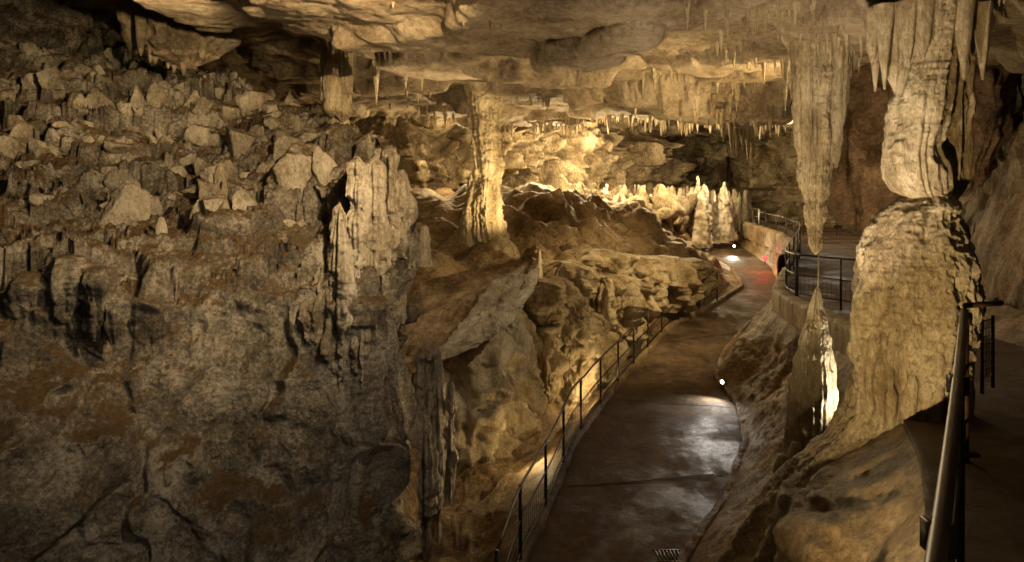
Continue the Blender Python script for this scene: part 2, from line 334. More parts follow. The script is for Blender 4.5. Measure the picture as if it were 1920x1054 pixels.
D = slope*(blk+.22*fbm(V*.9, 5, 81)+.07*fbm(V*5, 4, 5)+.06*ridged(V*np.array([5, 5, 1.5]), 3, 5))+(1-slope)*face+edge*vert*(1-sstep(5.2, 6.5, tr_))+.045*fbm(V*7, 4, 14)
V = V+Nn*D[..., None]
CLF = V
Geo().grid(V).build('limestone_cliff', M_cliff)

# ------------------------------------------------------------ ceiling
xk = np.array([-18, -9, -6, -2, 2, 5, 9, 14, 26.]); yk = np.array([1, 8, 12, 16, 20, 27.5, 29.5, 42, 60.])
ZT = np.array([[4.5,4.2,3.2,2.5,1.8,1.35,1.3,1.3,1.3],[5,4.5,3.2,2.4,2.0,1.5,1.3,1.2,1],[5.5,5,3.2,2.5,2.4,2.0,1.8,1.5,1],
 [6,5,3.3,2.6,2.6,2.4,2.1,2,1.5],[6,4.2,3.0,2.7,2.7,2.5,2.4,2.3,2],[3.5,3,2.6,2.45,2.4,2.4,2.4,2.4,2.4],[3.5,3.3,3.1,3.1,3.3,3.3,3.3,3.2,3],[3,3,3,3.3,3.6,3.8,3.7,3.4,3],[2,2,2,2,2,2,2,2,2]])
nx, ny = 700, 760
ys = 2*np.exp(np.linspace(0, math.log(30), ny)); sx_ = np.linspace(-1, 1, nx)
Yg = np.repeat(ys[:, None], nx, 1)
half = np.minimum(4+ys*.95, 22.); Xg = sx_[None]*half[:, None]+1.0
def bil(X, Y, xk, yk, Z):
    i = np.clip(np.searchsorted(yk, Y)-1, 0, len(yk)-2); j = np.clip(np.searchsorted(xk, X)-1, 0, len(xk)-2)
    fy = np.clip((Y-yk[i])/(yk[i+1]-yk[i]), 0, 1); fx = np.clip((X-xk[j])/(xk[j+1]-xk[j]), 0, 1)
    fy = fy*fy*(3-2*fy); fx = fx*fx*(3-2*fx)
    return (Z[i, j]*(1-fx)+Z[i, j+1]*fx)*(1-fy)+(Z[i+1, j]*(1-fx)+Z[i+1, j+1]*fx)*fy
Q = np.stack([Xg, Yg, Xg*0], -1)
Zg = bil(Xg, Yg, xk, yk, ZT)
wx = Xg+1.1*fbm(Q*.35, 4, 12); wy = Yg+1.3*fbm(Q*.35+9, 4, 13)
d = ((wx-4.4)/3.0)**2+((wy-17.8)/2.9)**2; Zg = Zg-.85*(1-sstep(.7, 1.0, d))
d = ((wx+1.8)/4.2)**2+((wy-9.6)/1.3)**2; Zg = Zg-.30*(1-sstep(.75, 1.05, d))
d = ((wx-.5)/2.8)**2+((wy-22.5)/3.2)**2; Zg = Zg-.4*(1-sstep(.75, 1.0, d))
d = ((wx+.5)/3.2)**2+((wy-13.6)/1.7)**2; Zg = Zg-.33*(1-sstep(.7, 1.0, d))
Zg = Zg+.55*fbm(Q*.25, 3, 14)+.10*fbm(Q*1.1, 3, 19)
Zg = .2*Zg+.8*terr(Zg, .34, .43, .57)
V = np.stack([Xg, Yg, Zg], -1)
Nn = normals(V); Nn *= -np.sign(Nn[..., 2:3]+1e-9)
a1, a2, ac = voro((V+fbm(V*.6, 3, 2)[..., None]*.7)*np.array([.8, .8, 1.6]), 17)
b1, b2, bc = voro((V+fbm(V*.9, 3, 2)[..., None]*.5)*np.array([2.1, 2.1, 2.6]), 18)
riser = 1-np.abs(Nn[..., 2])
D = .12*fbm(V*1.0, 4, 31)+.15*(.55-a1)+(.05+.25*riser)*(.55-b1)+.07*ridged(V*np.array([1.3, 1.3, 3]), 4, 33)*sstep(-.2, .4, fbm(V*.3, 2, 8))+.03*fbm(V*6, 4, 35)
D = D*(1+sstep(26, 32, Yg)*1.5)
V = V+Nn*D[..., None]
CE = V
Geo().grid(V).build('cave_ceiling', M_ceil)
def cz(x, y):
    i = int(np.clip(np.searchsorted(ys, y), 0, ny-1)); j = int(np.clip(round(((x-1.0)/half[i]+1)/2*(nx-1)), 0, nx-1)); return float(CE[i, j, 2])

# ------------------------------------------------------------ enclosing wall
pl2 = [(-16, 22), (-11, 27), (-5, 31), (0, 33.5), (3, 36), (7, 40), (11, 46), (15, 48), (18, 44), (19, 36), (17, 27), (14, 21), (11.3, 17), (10.0, 14.5), (9.3, 12), (8.8, 9.5), (8.4, 6), (8.2, 2), (7, -3), (0, -5), (-8, -3), (-9.5, 4), (-11.5, 9)]
pc = cr(np.array(pl2, float), 1500)
zs = np.linspace(-7, 6.5, 300)
V = np.zeros((300, 1500, 3)); V[..., 0] = pc[None, :, 0]; V[..., 1] = pc[None, :, 1]; V[..., 2] = zs[:, None]
Nn = normals(V); cen = np.array([3, 20, 0]); Nn *= np.sign(np.sum(Nn*(cen-V)*np.array([1, 1, 0]), -1, keepdims=True))
far = sstep(22, 30, V[..., 1])
wv = fbm(V*.5, 3, 91)[..., None]*.8
a1, a2, ac = voro((V+wv)*np.array([.42, .42, .7]), 95); b1, b2, bc = voro((V+wv*.6)*np.array([1.2, 1.2, 1.0]), 97); c1, c2, c_ = voro((V+wv*.6)*np.array([2.6, 2.6, 1.8]), 98)
D = far*(2.6*(ac-.5)*sstep(0, .2, a2-a1)+1.3*(bc-.5)*sstep(0, .2, b2-b1)+.6*(c_-.5)+.9*ridged(V*np.array([1.3, 1.3, .4]), 4, 99))+(1-far)*(.5*fbm(V*.6, 4, 7)+.3*(bc-.5)*sstep(0, .2, b2-b1)+.15*ridged(V*np.array([1.5, 1.5, .6]), 4, 3))
V = V+Nn*D[..., None]
Geo().grid(V).build('cave_wall', M_back)

# ------------------------------------------------------------ formations
g = Geo()
revolve(g, (3.86, 6.5, 0), [(1.75, .34, .1), (1.35, .26, .1), (1.1, .21, .11), (.8, .23, .05), (.5, .235, .02), (.2, .24, -.02), (0, .26, 0), (-.15, .23, .04), (-.24, .15, .1)], 150, 260, flute=.20, ff=2.0, namp=.028, ns=3.5, rip=.008, seed=4, gran=.018)
revolve(g, (3.86, 6.5, 0), [(-.12, .03, .12), (-.18, .2, .1), (-.28, .30, .08), (-.46, .39, .02), (-.7, .46, -.02), (-.95, .50, -.02), (-1.37, .53, -.04), (-1.7, .52, -.08), (-1.95, .47, -.12), (-2.2, .42, -.2), (-2.5, .5, -.3), (-2.9, .72, -.4), (-3.4, 1.0, -.5), (-4.6, 1.5, -.7)], 340, 520, flute=.14, ff=1.7, namp=.055, ns=2.2, rip=.012, seed=7, gran=.032, lump=.05)
revolve(g, (4.27, 6.62, 0), [(1.7, .26), (1.3, .22), (.8, .18), (.3, .16), (0, .14), (-.15, .10), (-.27, .02)], 90, 160, sx=.8, flute=.35, ff=2.6, namp=.02, ns=6, seed=9, gran=.008)
revolve(g, (3.62, 6.45, 0), [(1.6, .12), (1.25, .09), (.95, .07), (.8, .01)], 40, 70, flute=.25, namp=.01, seed=12)
for k in range(34):
    a = rng.uniform(3.3, 6.0); rr0 = .47; z0 = rng.choice([-1.75, -1.95, -2.05])+rng.uniform(-.08, .08)
    revolve(g, (3.78+rr0*math.cos(a), 6.5+rr0*math.sin(a), 0), [(z0+.25, .01), (z0+.15, .05), (z0, .045), (z0-.2, .03), (z0-rng.uniform(.3, .5), .006)], 16, 30, flute=.2, namp=.01, seed=820+k)
for k in range(14):
    a = rng.uniform(0, 6.28); revolve(g, (3.95+.5*math.cos(a), 6.5+.3*math.sin(a), 0), [(1.6, .09), (1.2, .05), (1.2-rng.uniform(.1, .4), .008)], 20, 40, flute=.2, namp=.01, seed=20+k)
g.build('limestone_column', M_flow)

g = Geo()
revolve(g, (4.0, 9, 0), [(1.95, .40), (1.65, .29), (1.3, .245), (.9, .225), (.3, .20), (-.1, .17), (-.26, .145), (-.32, .11), (-.6, .105), (-.85, .085), (-.98, .045), (-1.04, .008)], 170, 400, flute=.28, ff=3.2, namp=.035, ns=4, rip=.014, seed=31, gran=.018)
for (x, y, z0, r) in [(4.32, 9.0, .55, .11), (4.42, 9.1, .95, .08), (4.22, 8.9, .1, .09), (3.78, 8.95, .2, .08), (4.52, 9.2, 1.2, .06), (3.82, 8.87, -.2, .07)]:
    revolve(g, (x, y, 0), [(1.95, r*1.8), (1.55, r*1.25), ((1.5+z0)/2, r), (z0+.15, r*.6), (z0, .01)], 44, 110, flute=.3, ff=2.5, namp=.012, ns=8, seed=int(z0*37)+50, gran=.006)
g.tube([(4.04, 9, -1.0), (4.04, 9, -1.3), (4.03, 9, -1.52)], .009, 6)
g.build('stalactite', M_flow)
g = Geo()
revolve(g, (3.95, 9, 0), [(-1.46, .01, .08), (-1.50, .04, .08), (-1.65, .075, .07), (-1.95, .135, .06), (-2.2, .185, .04), (-2.5, .235, .03), (-2.9, .27, .02), (-3.3, .28, .01), (-3.6, .32, 0), (-4.3, .5, -.05)], 130, 260, flute=.18, ff=2.2, namp=.022, ns=7, rip=.008, seed=61, gran=.006)
revolve(g, (3.80, 8.9, 0), [(-2.0, .02, .04), (-2.1, .04, .04), (-2.4, .07, .02), (-2.8, .10), (-3.5, .13), (-4.2, .2)], 60, 140, flute=.2, namp=.015, ns=7, seed=64)
for (x, y, z, r) in [(3.62, 8.7, -3.6, .1), (3.55, 8.5, -3.85, .13), (3.7, 8.4, -3.95, .14), (3.45, 8.3, -4.2, .15), (3.5, 8.8, -3.8, .12), (4.2, 8.7, -3.45, .07)]:
    revolve(g, (x, y, z), [(.22, .01), (.2, r*.6), (.08, r), (-.15, r*1.1), (-.7, r*1.3)], 40, 60, flute=.1, namp=.015, ns=6, seed=int(-z*19))
g.build('stalagmite', M_pale)

g = Geo()
revolve(g, (-.75, 20, 0), [(2.9, .7), (2.3, .42), (2.0, .38), (1.6, .36), (.9, .38), (.3, .35, .03), (-.1, .33, 0), (-.4, .38, -.05), (-1.1, .46, -.08), (-1.6, .52, -.02), (-2.0, .60, .05), (-2.5, .8, .1), (-3.2, 1.1)], 150, 280, flute=.26, ff=2.4, namp=.08, ns=2.6, rip=.03, seed=71, gran=.04)
revolve(g, (-.35, 19.4, 0), [(-1.7, .02), (-1.8, .25), (-2.0, .45), (-2.4, .6), (-3.2, .8)], 70, 80, flute=.1, namp=.05, ns=3, seed=73)
revolve(g, (-1.2, 19.9, 0), [(0.1, .02), (-.3, .12), (-1, .2), (-2, .32), (-3, .4)], 60, 100, flute=.25, namp=.04, ns=3, seed=74)
g.build('limestone_column', M_flow)

g = Geo()
for (x, y, r, z0, sd) in [(-3.75, 14.2, .17, 1.35, 1), (-3.55, 14.3, .14, 1.25, 2), (-3.9, 14.3, .10, 1.6, 3), (-3.4, 14.2, .08, 1.75, 5)]:
    revolve(g, (x, y, 0), [(3.1, r*1.8), (2.75, r*1.1), (2.2, r), (1.7, r*1.05), (z0, r*1.15), (z0-.12, .02)], 50, 140, flute=.3, ff=2.6, namp=.025, ns=5, seed=80+sd)
revolve(g, (-3.7, 14.6, 0), [(1.4, .02), (1.2, .2), (.7, .3), (.2, .4)], 60, 70, flute=.2, namp=.04, seed=86)
g.build('limestone_column', M_flow)
g = Geo(); revolve(g, (-2.78, 14, 0), [(3.1, .3), (2.8, .20), (2.55, .13), (2.2, .08), (1.8, .04), (1.45, .006)], 40, 120, flute=.25, namp=.015, ns=6, seed=90)
g.build('stalactite', M_flow)

g = Geo()
revolve(g, (7.15, 13.8, 0), [(2.6, 1.25), (1.8, 1.1), (1.0, .85), (.2, .85), (-.5, .75), (-.95, .55), (-1.2, .2), (-1.25, .02)], 190, 260, sx=.85, sy=1.3, flute=.28, ff=1.8, namp=.16, ns=1.8, rip=.03, seed=101, lump=.12, gran=.02)
revolve(g, (8.6, 13.0, 0), [(2.6, 1.0), (1.8, .9), (1.0, .7), (.2, .5), (-.2, .3), (-.4, .02)], 120, 150, flute=.3, ff=1.8, namp=.14, ns=1.8, seed=103)
g.build('hanging_rock', M_brown)
g = Geo()
revolve(g, (-7.5, 16.0, 0), [(5.2, 1.3), (4.2, 1.0), (3.6, .8), (3.1, .72), (2.75, .45), (2.5, .05)], 160, 190, sx=1.1, flute=.3, ff=2.2, namp=.2, ns=1.8, rip=.04, seed=111, lump=.2, gran=.03)
revolve(g, (-8.8, 16.2, 0), [(5.5, .9), (4.5, .6), (3.6, .4), (2.9, .1)], 90, 120, flute=.35, ff=2.4, namp=.1, ns=2.2, seed=112)
for k in range(16):
    x = -7.5+rng.uniform(-.9, .9); y = 15.6+rng.uniform(-.4, .6); z0 = rng.uniform(2.3, 2.8)
    revolve(g, (x, y, 0), [(3.6, .14), (3.1, .1), (z0+.1, .05), (z0, .008)], 18, 40, flute=.3, namp=.02, seed=860+k)
g.build('hanging_rock', M_ceil)

g = Geo()
for i, (x, y, zt, zb, r, sq) in enumerate([(-2.35, 10.35, .3, -2.3, .16, 1), (-2.12, 10.6, .3, -2.9, .17, 1), (-1.92, 10.9, .4, -1.6, .14, 1), (-1.78, 11.1, .1, -2.4, .12, 1), (-2.6, 10.3, -.4, -3.4, .2, 1),
        (-2.2, 10.35, -1.4, -3.6, .16, 1), (-2.85, 10.35, -1.3, -2.6, .15, 1), (-1.9, 10.8, -1.6, -3.2, .14, 1), (-1.25, 11.5, -2.8, -6.2, .11, 1), (-1.45, 11.4, -2.8, -6.4, .17, 1), (-1.05, 11.7, -3.5, -5.6, .08, 1)]):
    h = zt-zb; revolve(g, (x, y, 0), [(zt, .02), (zt-.04*h, r*.6), (zt-.3*h, r*.9), (zt-.6*h, r*1.1), (zt-.85*h, r*.7), (zb, .03)], 80, 240, sx=.9, sy=1.8, rot=rng.uniform(-.4, .4), flute=.5, ff=2.0, namp=.11, ns=2.4, seed=120+i, gran=.02)
g.build('flowstone_drapery', M_rubble)
g = Geo()
def on_cliff(x, y):
    d = (CLF[..., 0]-x)**2+(CLF[..., 1]-y)**2; d[:330] += 50; i = np.unravel_index(np.argmin(d), d.shape); return CLF[i]
blocks = [(-3.75, 12.2, .55, .75), (-3.2, 12.0, .3, .6), (-4.9, 11.3, .32, .35), (-4.5, 11.4, .3, .35), (-7.7, 13.4, .5, .25), (-5.4, 13.6, .35, .35), (-9.2, 13.2, .6, .35)]
for i in range(190):
    s_ = rng.uniform(.05, .38)*rng.uniform(.5, 1.1); blocks.append((rng.uniform(-13, -3.4), rng.uniform(10.8, 18.4), s_, s_*rng.uniform(.6, 1.7)))
for i, (x, y, r, h) in enumerate(blocks):
    if x > -3.3-(y-12)*.42 and i > 8: continue
    p = on_cliff(x, y)
    g.block((p[0], p[1], p[2]+h*.15), (r*rng.uniform(.8, 1.4), r*.8, h), 200+i, rng.uniform(-1, 1), rng.normal()*.3, 28 if r < .25 else 48)
g.build('limestone_rubble', M_rubble)
g = Geo()
for k, (x, z, r, h) in enumerate([(-6.35, -1.55, .34, .7), (-5.95, -1.35, .36, .6), (-5.55, -1.5, .28, .7), (-6.6, -1.75, .2, .7), (-5.3, -1.75, .2, .5)]):
    revolve(g, (x, 9.1, z), [(.3, .03), (.27, r*.6), (.1, r*.95), (-h*.4, r*.8), (-h*.8, r*.45), (-h, .05)], 70, 110, sy=.8, flute=.4, ff=1.8, namp=.10, ns=2.5, seed=700+k, gran=.02)
g.build('flowstone_hood', M_cliff)
for i, (x, y, z, h, r) in enumerate([(-5.3, 12.0, -.35, .5, .055), (-5.1, 12.1, -.4, .45, .06), (-5.25, 12.3, -.6, .3, .08), (-4.65, 14.6, .75, .3, .05), (-5.6, 10.9, -.8, .3, .07), (-1.6, 12.5, -1.4, .5, .09), (.6, 15.0, -2.0, .4, .05)]):
    if i < 5: z = float(on_cliff(x, y)[2])
    g = Geo(); revolve(g, (x, y, z), [(h, .01), (h*.93, r*.6), (h*.5, r), (0, r*1.2), (-.25, r*1.5)], 32, 60, flute=.15, namp=.015, ns=6, seed=300+i); g.build('stalagmite', M_pale)

# leaning slab with a pale calcite sheet on its free edge
g = Geo()
e0 = np.array([(-2.9, 13.3, -3.75), (-1.6, 13.1, -3.4), (-.6, 13.2, -2.95), (.1, 13.6, -2.5), (.5, 14.3, -1.8)])
bk = np.array([(-2.6, 16.2, -2.75), (-1.3, 16.2, -2.35), (-.4, 16.2, -2.1), (.2, 16, -1.85), (.6, 15.6, -1.6)])
th_ = np.array([.30, .28, .25, .2, .1])
dn = lambda a, k: a-np.outer(th_*k, [0, -.35, 1.])
ctl = np.stack([bk+[0, 0, -.9], dn(bk, 1.6), dn(e0*.5+bk*.5, 1.4), dn(e0, 1.0), dn(e0, .95), dn(e0, .05), e0, e0*.8+bk*.2, e0*.4+bk*.6, bk])
V = lin(ctl, 300); V = np.swapaxes(cr(np.swapaxes(V, 0, 1), 300), 0, 1); Nn = normals(V); Nn *= np.sign(np.sum(Nn*(np.array([0, 0, 0])-V), -1, keepdims=True))
V = V+Nn*(.08*ridged(V*np.array([1, 3, 3]), 4, 5)+.12*fbm(V*1.6, 5, 2)+.03*fbm(V*9, 3, 2))[..., None]
g.grid(V).build('rock_slab', M_ground)
lo = np.array([(-1.6, 12.95, -3.52), (-1.1, 12.9, -3.32), (-.5, 13.0, -3.02), (.05, 13.3, -2.62), (.35, 13.8, -2.25), (.55, 14.3, -1.80)])
wd = np.array([.05, .35, .9, 1.2, .8, .1])
tk = np.array([.04, .08, .12, .14, .10, .03])
rws = []
for q, (dy, dz_) in enumerate([(.2, -1.), (.02, -1.), (-.03, -.5), (0, .2), (.3, .5), (.65, .5), (1., .4), (1.02, -1.)]):
    rws.append(lo+np.stack([-.35*wd*max(dy, 0), wd*dy, dz_*tk+.26*wd*max(dy, 0)], 1))
V = lin(np.array(rws), 130); V = np.swapaxes(cr(np.swapaxes(V, 0, 1), 300), 0, 1); Nn = normals(V); Nn *= np.sign(np.sum(Nn*(np.array([0, 0, 3.])-V), -1, keepdims=True))
V = V+Nn*(.07*ridged(V*np.array([1.2, 5, 5]), 4, 15)+.10*fbm(V*1.8, 4, 12)+.02*fbm(V*12, 3, 2))[..., None]
Geo().grid(V).build('flowstone_ledge', M_pale)
g = Geo()
for i, (x, y, z, r, h, sx, sy) in enumerate([(-1.0, 15.0, -4.6, 1.0, 1.6, 1.2, .9), (-.1, 15.6, -4.4, .75, 1.5, 1, .9), (1.1, 17.2, -3.6, .8, .8, 1, .8), (1.7, 17.4, -4.0, .6, .7, 1, .8), (.75, 16.6, -4.6, .42, 1.0, .9, .8), (1.35, 16.8, -4.9, .3, .9, .8, .8),
        (1.75, 17.1, -4.8, .28, .8, .9, .8), (2.6, 19.0, -3.5, .8, .8, 1, 1), (3.6, 20.6, -3.3, .9, .9, 1, 1), (.3, 18.3, -2.9, .8, .7, 1.2, 1), (4.9, 22.4, -3.4, .9, .8, 1.2, 1), (2.2, 18.0, -4.6, .5, .6, 1, 1), (3.2, 19.6, -4.5, .5, .5, 1.2, 1), (6.3, 24.2, -3.6, .8, .7, 1.1, 1), (-2.0, 14.6, -5.0, .9, 1.6, .9, .8),
        (.9, 16.9, -3.0, .5, .5, 1.2, 1), (1.4, 17.9, -2.7, .6, .5, 1.3, 1), (2.4, 19.8, -2.6, .8, .5, 1.3, 1)]):
    revolve(g, (x, y, z), [(h, .03), (h*.92, r*.45), (h*.6, r*.85), (0, r), (-h*.6, r*.9), (-h*1.2, r*.6)], 120, 130, sx=sx, sy=sy, rot=rng.uniform(-.5, .5), flute=.4, ff=1.8, namp=.2, ns=1.8, rip=.02, seed=400+i, lump=.3, gran=.03)
g.build('flowstone_boulders', M_flow)

# scattered ceiling stalactites
g = Geo()
def stal(x, y, L, r, sd, nt=14, nz=26):
    z = cz(x, y); revolve(g, (x, y, z), [(.15, r*1.9), (0, r*1.3), (-.3*L, r*.8), (-.75*L, r*.4), (-L, .004)], nt, nz, flute=.35, namp=.012, ns=5, seed=sd)
bands = [(4.2, 8.8, 1.6, .8, 80, .22, .02), (5.0, 6.3, 1.0, .5, 60, .13, .014), (3.2, 8.2, .7, .5, 50, .22, .018), (-1, 9.0, 2., .4, 14, .12, .018), (4.3, 15.2, 2.2, .35, 30, .3, .035), (1, 20.3, 3, .5, 22, .35, .04), (-2.0, 14.2, 2.5, .8, 14, .25, .028),
         (3.6, 31.5, 2.6, .8, 100, .75, .08), (9.5, 29.5, 3.5, .8, 100, .8, .08), (8, 38, 5, 2, 90, .9, .12), (8.2, 24.6, .45, .3, 26, 1.3, .11), (8.9, 25.5, .6, .3, 12, 1.0, .1), (4.5, 16.0, 1.6, .5, 16, .4, .045), (1.5, 26.5, 6, .8, 80, .5, .055), (11.5, 35, 2.5, 1, 50, .9, .1), (4.4, 11.8, 1.0, .5, 16, .3, .03),
         (-3, 20, 2, .6, 12, .4, .045), (2.5, 29, 1.2, .5, 30, 1.0, .1)]
for bi, (x, y, dx, dy, n, L, r) in enumerate(bands):
    for k in range(n):
        q = rng.uniform(.25, 1.3)
        stal(x+dx*rng.normal()*.6, y+dy*rng.normal()*.6, L*q, r*(.6+.6*q*rng.uniform(.5, 1)), 500+bi*60+k)
stal(4.6, 11.5, .9, .06, 1, 30, 60); stal(4.75, 11.6, .7, .09, 2, 30, 60); stal(2.9, 15.2, .55, .06, 3, 30, 60)
g.build('stalactite_cluster', M_flow)
g = Geo()
for i in range(110):
    x = rng.uniform(1, 13.5); y = 33+(x*.55)+rng.uniform(-2, 1.8); h = rng.uniform(.2, 1.0); r = rng.uniform(.06, .17); zb = -1.3-(x-2)*.03
    revolve(g, (x, y, zb), [(h, .01), (h*.93, r*.6), (h*.5, r), (0, r*1.5), (-1.5, r*2.6)], 24, 50, flute=.3, namp=.08, ns=3, seed=900+i)
for (x, y, z, h, r) in [(9.8, 36, -.9, .9, .12), (10.05, 35.7, -1.0, .6, .12), (11.3, 36.3, -.9, .6, .14), (9.55, 36.3, -1.1, .5, .14), (9.9, 35.6, -1.2, .5, .15)]:
    revolve(g, (x, y, z), [(h, .01), (h*.93, r*.5), (h*.5, r*.8), (0.1, r*1.2), (-.3, r*1.6), (-2.5, r*3.4)], 40, 90, flute=.35, namp=.1, ns=3, seed=950+int(x*3), lump=.12)
g.build('stalagmite_cluster', M_pale)
g = Geo()
for i in range(200):
    x = rng.uniform(0, 13); y = 30+x*.6+rng.uniform(-1.5, 4.5)
    if 9.0 < x < 14.5 and y < 47:
        if rng.uniform() < .75: continue
        x = rng.uniform(7, 9.2)
    r = rng.uniform(.15, .65); g.block((x, y, -1.7+rng.uniform(-.2, .8)-(.05*x)), (r, r*.8, r*rng.uniform(.7, 1.8)), 1200+i, rng.uniform(0, 3), rng.normal()*.3, 26)
g.build('boulder_pile', M_back)

# ------------------------------------------------------------ railings
def railing(name, line, i0, i1, step, H=1.0, r=.02, mesh=True, mat=None, rails=(1., .55, .12)):
    l = line[i0:i1]; s = np.concatenate([[0], np.cumsum(np.linalg.norm(np.diff(l, axis=0), axis=1))]); n = max(2, int(s[-1]/step)+1)
    f = lambda t: np.array([np.interp(t, s, l[:, k]) for k in range(3)])
    g = Geo(); ts = np.linspace(0, s[-1], n)
    for t in ts:
        p = f(t); g.tube([p+[0, 0, -.1], p+[0, 0, H*.5], p+[0, 0, H+.02]], r*1.15, 8)
    td = np.linspace(0, s[-1], n*5); P = np.array([f(t) for t in td])
    for k, hh in enumerate(rails): g.tube(P+[0, 0, H*hh], r if k == 0 else r*.6, 8)
    if mesh:
        for hh in np.linspace(.15, .52, 5): g.tube(P+[0, 0, H*hh], .0035, 4)
        for t in np.arange(0, s[-1], .12): p = f(t); g.tube([p+[0, 0, .1], p+[0, 0, .3], p+[0, 0, H*.55]], .003, 4)
    return g.build(name, mat or M_metal)
railing('path_railing', pl+np.array([-.05, 0, .08]), yi(pl, 7.5), yi(pl, 24.5), 1.45)
railing('terrace_railing', tl+np.array([.1, 0, .1]), yi(tl, 15.6), yi(tl, 40), 1.9)
rr_ = np.array([(6.45, 15.5, -2.78), (6.9, 14.5, -2.75), (7.4, 13.3, -2.7)]); railing('terrace_railing', cr(rr_, 40), 0, 40, 1.1)
railing('terrace_railing', cr(np.array([(12.2, 38.5, -2.9), (13.4, 39, -2.9), (14.3, 39.5, -2.9)]), 30), 0, 30, 1.2, mat=M_white, r=.035, mesh=False)
railing('terrace_railing', cr(np.array([(14.5, 34, -2.9), (16, 34, -2.9), (17.5, 33, -2.9)]), 30), 0, 30, 1.2)
g = Geo()
hp = cr(np.array([(.55, 1.0, -1.0), (1.12, 1.8, -1.0), (1.95, 3.0, -1.0), (2.7, 4.1, -1.0), (3.28, 4.95, -.98)]), 60)
g.tube(hp, .026, 16); g.tube(hp+[.0, 0, -.42], .014, 10); g.tube(hp+[0, 0, -.8], .014, 10)
for (x, y) in [(1.22, 1.95), (2.2, 3.37), (3.28, 4.95)]:
    g.tube([(x, y, -2.15), (x, y, -1.5), (x, y, -1.0)], .03, 12); g.box((x, y, -2.0), (.14, .14, .03)); g.box((x, y, -1.03), (.07, .07, .09))
g.tube([(3.28, 4.95, -.94), (3.45, 5.0, -.94), (3.62, 5.05, -.94)], .02, 10)
g.build('handrail', M_metal)
g = Geo()
for (x, y) in [(4.75, 6.9), (5.0, 7.1)]: g.tube([(x, y, -2.2), (x, y, -1.8), (x, y, -1.45)], .018, 8)
for zz in np.linspace(-2.05, -1.47, 8): g.tube([(4.75, 6.9, zz), (4.9, 7, zz), (5.0, 7.1, zz)], .005, 4)
for t in np.linspace(0, 1, 8): g.tube([(4.75+.25*t, 6.9+.2*t, -2.05), (4.75+.25*t, 6.9+.2*t, -1.7), (4.75+.25*t, 6.9+.2*t, -1.47)], .005, 4)
g.build('wire_mesh_gate', M_metal)
g = Geo()
for k in range(7): g.box((1.98+.05*k, 9.3, -5.175), (.018, .26, .02))
g.box((2.13, 9.16, -5.178), (.36, .03, .02)); g.box((2.13, 9.44, -5.178), (.36, .03, .02)); g.build('drain_grate', M_metal)

# ------------------------------------------------------------ lamps
def light(kind, pos, energy, col=(1, .72, .38), tgt=None, ang=80, blend=.6, rad=.06, name='cave_lamp_or_fill'):  # default name is shared by cave lamps and added fill lights
    d = bpy.data.lights.new(name, kind); d.energy = energy; d.color = col; d.shadow_soft_size = rad
    o = bpy.data.objects.new(name, d); scene.collection.objects.link(o); o.location = pos
    if kind == 'SPOT':
        d.spot_size = math.radians(ang); d.spot_blend = blend
        o.rotation_euler = (Vector(tgt)-Vector(pos)).to_track_quat('-Z', 'Y').to_euler()
    return o
def fixture(pos, aim, mat, size=.07, name='floodlight'):
    e = bpy.data.objects.new(name, None); scene.collection.objects.link(e)
    p = np.array(pos, float); a = np.array(aim, float)-p; a /= np.linalg.norm(a)
    g = Geo(); g.tube([p-a*size*1.6, p-a*size*.8, p], [size*.6, size*.95, size], 14); g.tube([p-a*size+[0, 0, -size*3], p-a*size], size*.2, 6); g.build('housing', M_metal, parent=e)
    g = Geo(); g.tube([p+a*.002, p+a*.008], size*.85, 14); g.build('lens', mat, parent=e)
W_ = (1, .9, .72); Y_ = (1, .72, .35); A_ = (1, .74, .41); F_ = (1, .76, .41)
light('SPOT', (4.7, 15.5, -4.62), 100, (1, .96, .90), (4.15, 14.95, -5.2), 125, .9, .04); fixture((4.82, 15.65, -4.72), (3.6, 14.6, -4.9), M_lampw, .05)
light('SPOT', (4.52, 8.55, -2.95), 200, (1, .86, .60), (3.98, 9, -2.6), 120, .8, .05)
light('SPOT', (2.3, 6.6, -4.3), 330, (1, .78, .46), (3.98, 9.0, -2.6), 28, .8, .04)  # added front light without a real lamp, lifts the stalagmite
# column + stalactite + right ceiling
light('SPOT', (.9, 3.0, -2.6), 1250, Y_, (3.7, 7.0, -.3), 70, 1., .04)
light('SPOT', (2.2, 5.4, -1.3), 560, (1, .82, .62), (3.5, 8.2, 2.1), 96, .9, .04)
light('SPOT', (2.4, 8.2, -3.6), 560, (1, .76, .43), (4.0, 9.0, .2), 50, .7, .04)
# cliff face, rubble slope, upper left wall
light('SPOT', (.6, 4.4, 1.4), 850, (1, .85, .64), (-4.8, 9.5, -2.0), 84, 1., .04)  # unseen raking light put in to bring out the face relief
light('SPOT', (1.8, -1.5, .6), 380, (1, .86, .68), (-4.6, 9.5, -2.4), 54, 1., .06)
light('SPOT', (-.4, 6.4, 2.0), 2700, (1, .72, .38), (-8.0, 14, .5), 100, .9, .035)
light('SPOT', (-5.0, 10.5, 2.6), 1100, (1, .74, .40), (-11.5, 17, 3.4), 90, .9, .05)
light('POINT', (-.5, -2.0, .6), 55, (1, .84, .62), rad=.4)  # invented soft fill behind the camera, brightens the whole view
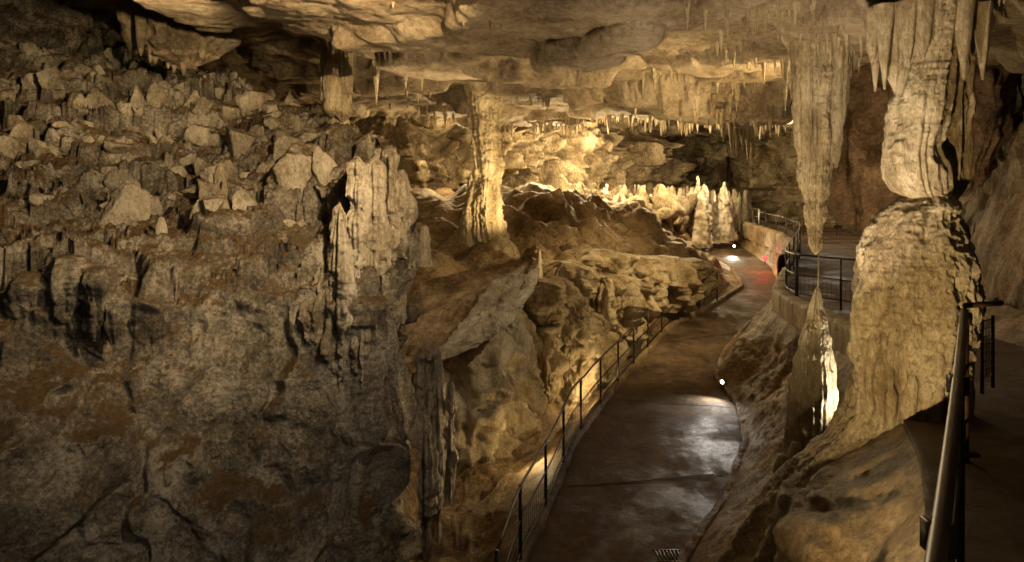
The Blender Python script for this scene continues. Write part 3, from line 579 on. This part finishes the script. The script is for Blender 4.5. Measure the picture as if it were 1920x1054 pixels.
# ceiling washes, mostly grazing
light('SPOT', (-1.5, 13.4, -1.7), 1000, A_, (-3.0, 15.8, 2.6), 130, .8, .05)
light('SPOT', (7.2, 11.4, .55), 2600, Y_, (1.2, 14.8, 2.1), 75, .9, .04)
light('SPOT', (1.6, 14.2, -4.4), 2000, Y_, (2.6, 14.8, 2.4), 80, .8, .05)
light('SPOT', (-1.0, 8.0, -4.5), 850, A_, (0.0, 10.5, 2.4), 70, .8, .05)
light('POINT', (-5.5, 21, 1.0), 480, A_)
light('SPOT', (2.6, 22.5, -.9), 750, Y_, (2.0, 24, 2.5), 130, .8)
# mid column, mound
light('SPOT', (1.0, 17.8, -1.6), 1150, Y_, (-.75, 20, .1), 70, .7)
light('SPOT', (7.2, 16.6, 1.5), 2400, Y_, (3.0, 20.5, -2.4), 90, .9, .04)
light('SPOT', (3.2, 9.2, 1.2), 900, (1, .84, .58), (.1, 13.4, -2.4), 28, .9, .04)  # extra unseen spot added to light the slab and its pale edge
# ravine
light('POINT', (.4, 13.6, -5.4), 40, Y_); light('POINT', (2.1, 16.2, -5.2), 65, Y_); light('SPOT', (.4, 12.2, -4.0), 150, A_, (-1.2, 12.3, -4.6), 100, .8)
# far hall
for p, e in [((1.5, 30.0, .8), 1400), ((4.8, 32.0, .7), 1500), ((7.8, 32.6, .5), 1100), ((10.6, 34.6, .6), 260), ((12.5, 40, -1.8), 450), ((-2.5, 29.0, 1.0), 550), ((3.2, 33.8, 1.2), 350)]:
    light('POINT', p, e, F_, rad=.06)
light('POINT', (14.5, 31, .3), 130, (1, .9, .7), rad=.04)
fixture((13.0, 28, -.3), (9, 20, -.3), M_lampw, .06); light('POINT', (12.9, 27.8, -.3), 40, W_, rad=.04)
light('POINT', (10.25, 35.0, -.6), 20, W_, rad=.05); light('POINT', (11.0, 35.4, -.6), 20, W_, rad=.05)
# path lamps, then terrace and hanging rock spots
light('SPOT', (11.0, 34.0, -3.6), 120, W_, (10.6, 32.5, -4.3), 140, .6, .05); fixture((11.1, 34.1, -3.5), (9.5, 31, -3.9), M_lampw, .06)
light('POINT', (10.9, 29.6, -3.6), 26, (1, .02, .03), rad=.04); fixture((11.1, 29.9, -3.6), (8.6, 20, -3.0), M_lampr, .10)
light('SPOT', (10.4, 40.5, -2.6), 260, (1, .85, .6), (11, 37, -4), 120, .6)
light('SPOT', (8.0, 12.0, -1.2), 36, (1, .85, .7), (7.2, 15.5, -3), 110, .8)
light('SPOT', (6.0, 10.5, 1.0), 220, (1, .70, .40), (8.6, 12.5, -.5), 110, .8, .04)
light('SPOT', (5.9, 11.2, -2.2), 300, (1, .70, .40), (7.0, 13.6, .4), 90, .8, .04)  # not a path lamp: spot added to brighten the dark hanging rock

# ------------------------------------------------------------ world (night-dark cave)
w = bpy.data.worlds.new('World'); scene.world = w; w.use_nodes = True
nt = w.node_tree; bg = nt.nodes['Background']; sk = nt.nodes.new('ShaderNodeTexSky'); sk.sky_type = 'NISHITA'; sk.sun_disc = False
sk.sun_elevation = math.radians(3); nt.links.new(sk.outputs[0], bg.inputs[0]); bg.inputs[1].default_value = .005

# ------------------------------------------------------------ camera
cam = bpy.data.cameras.new('camera'); co = bpy.data.objects.new('camera', cam); scene.collection.objects.link(co)
co.location = (0, 0, 0); co.rotation_euler = (math.radians(90), 0, 0); cam.lens = 24; cam.sensor_width = 36; cam.shift_y = -.1026; cam.clip_end = 300; cam.clip_start = .05
scene.camera = co
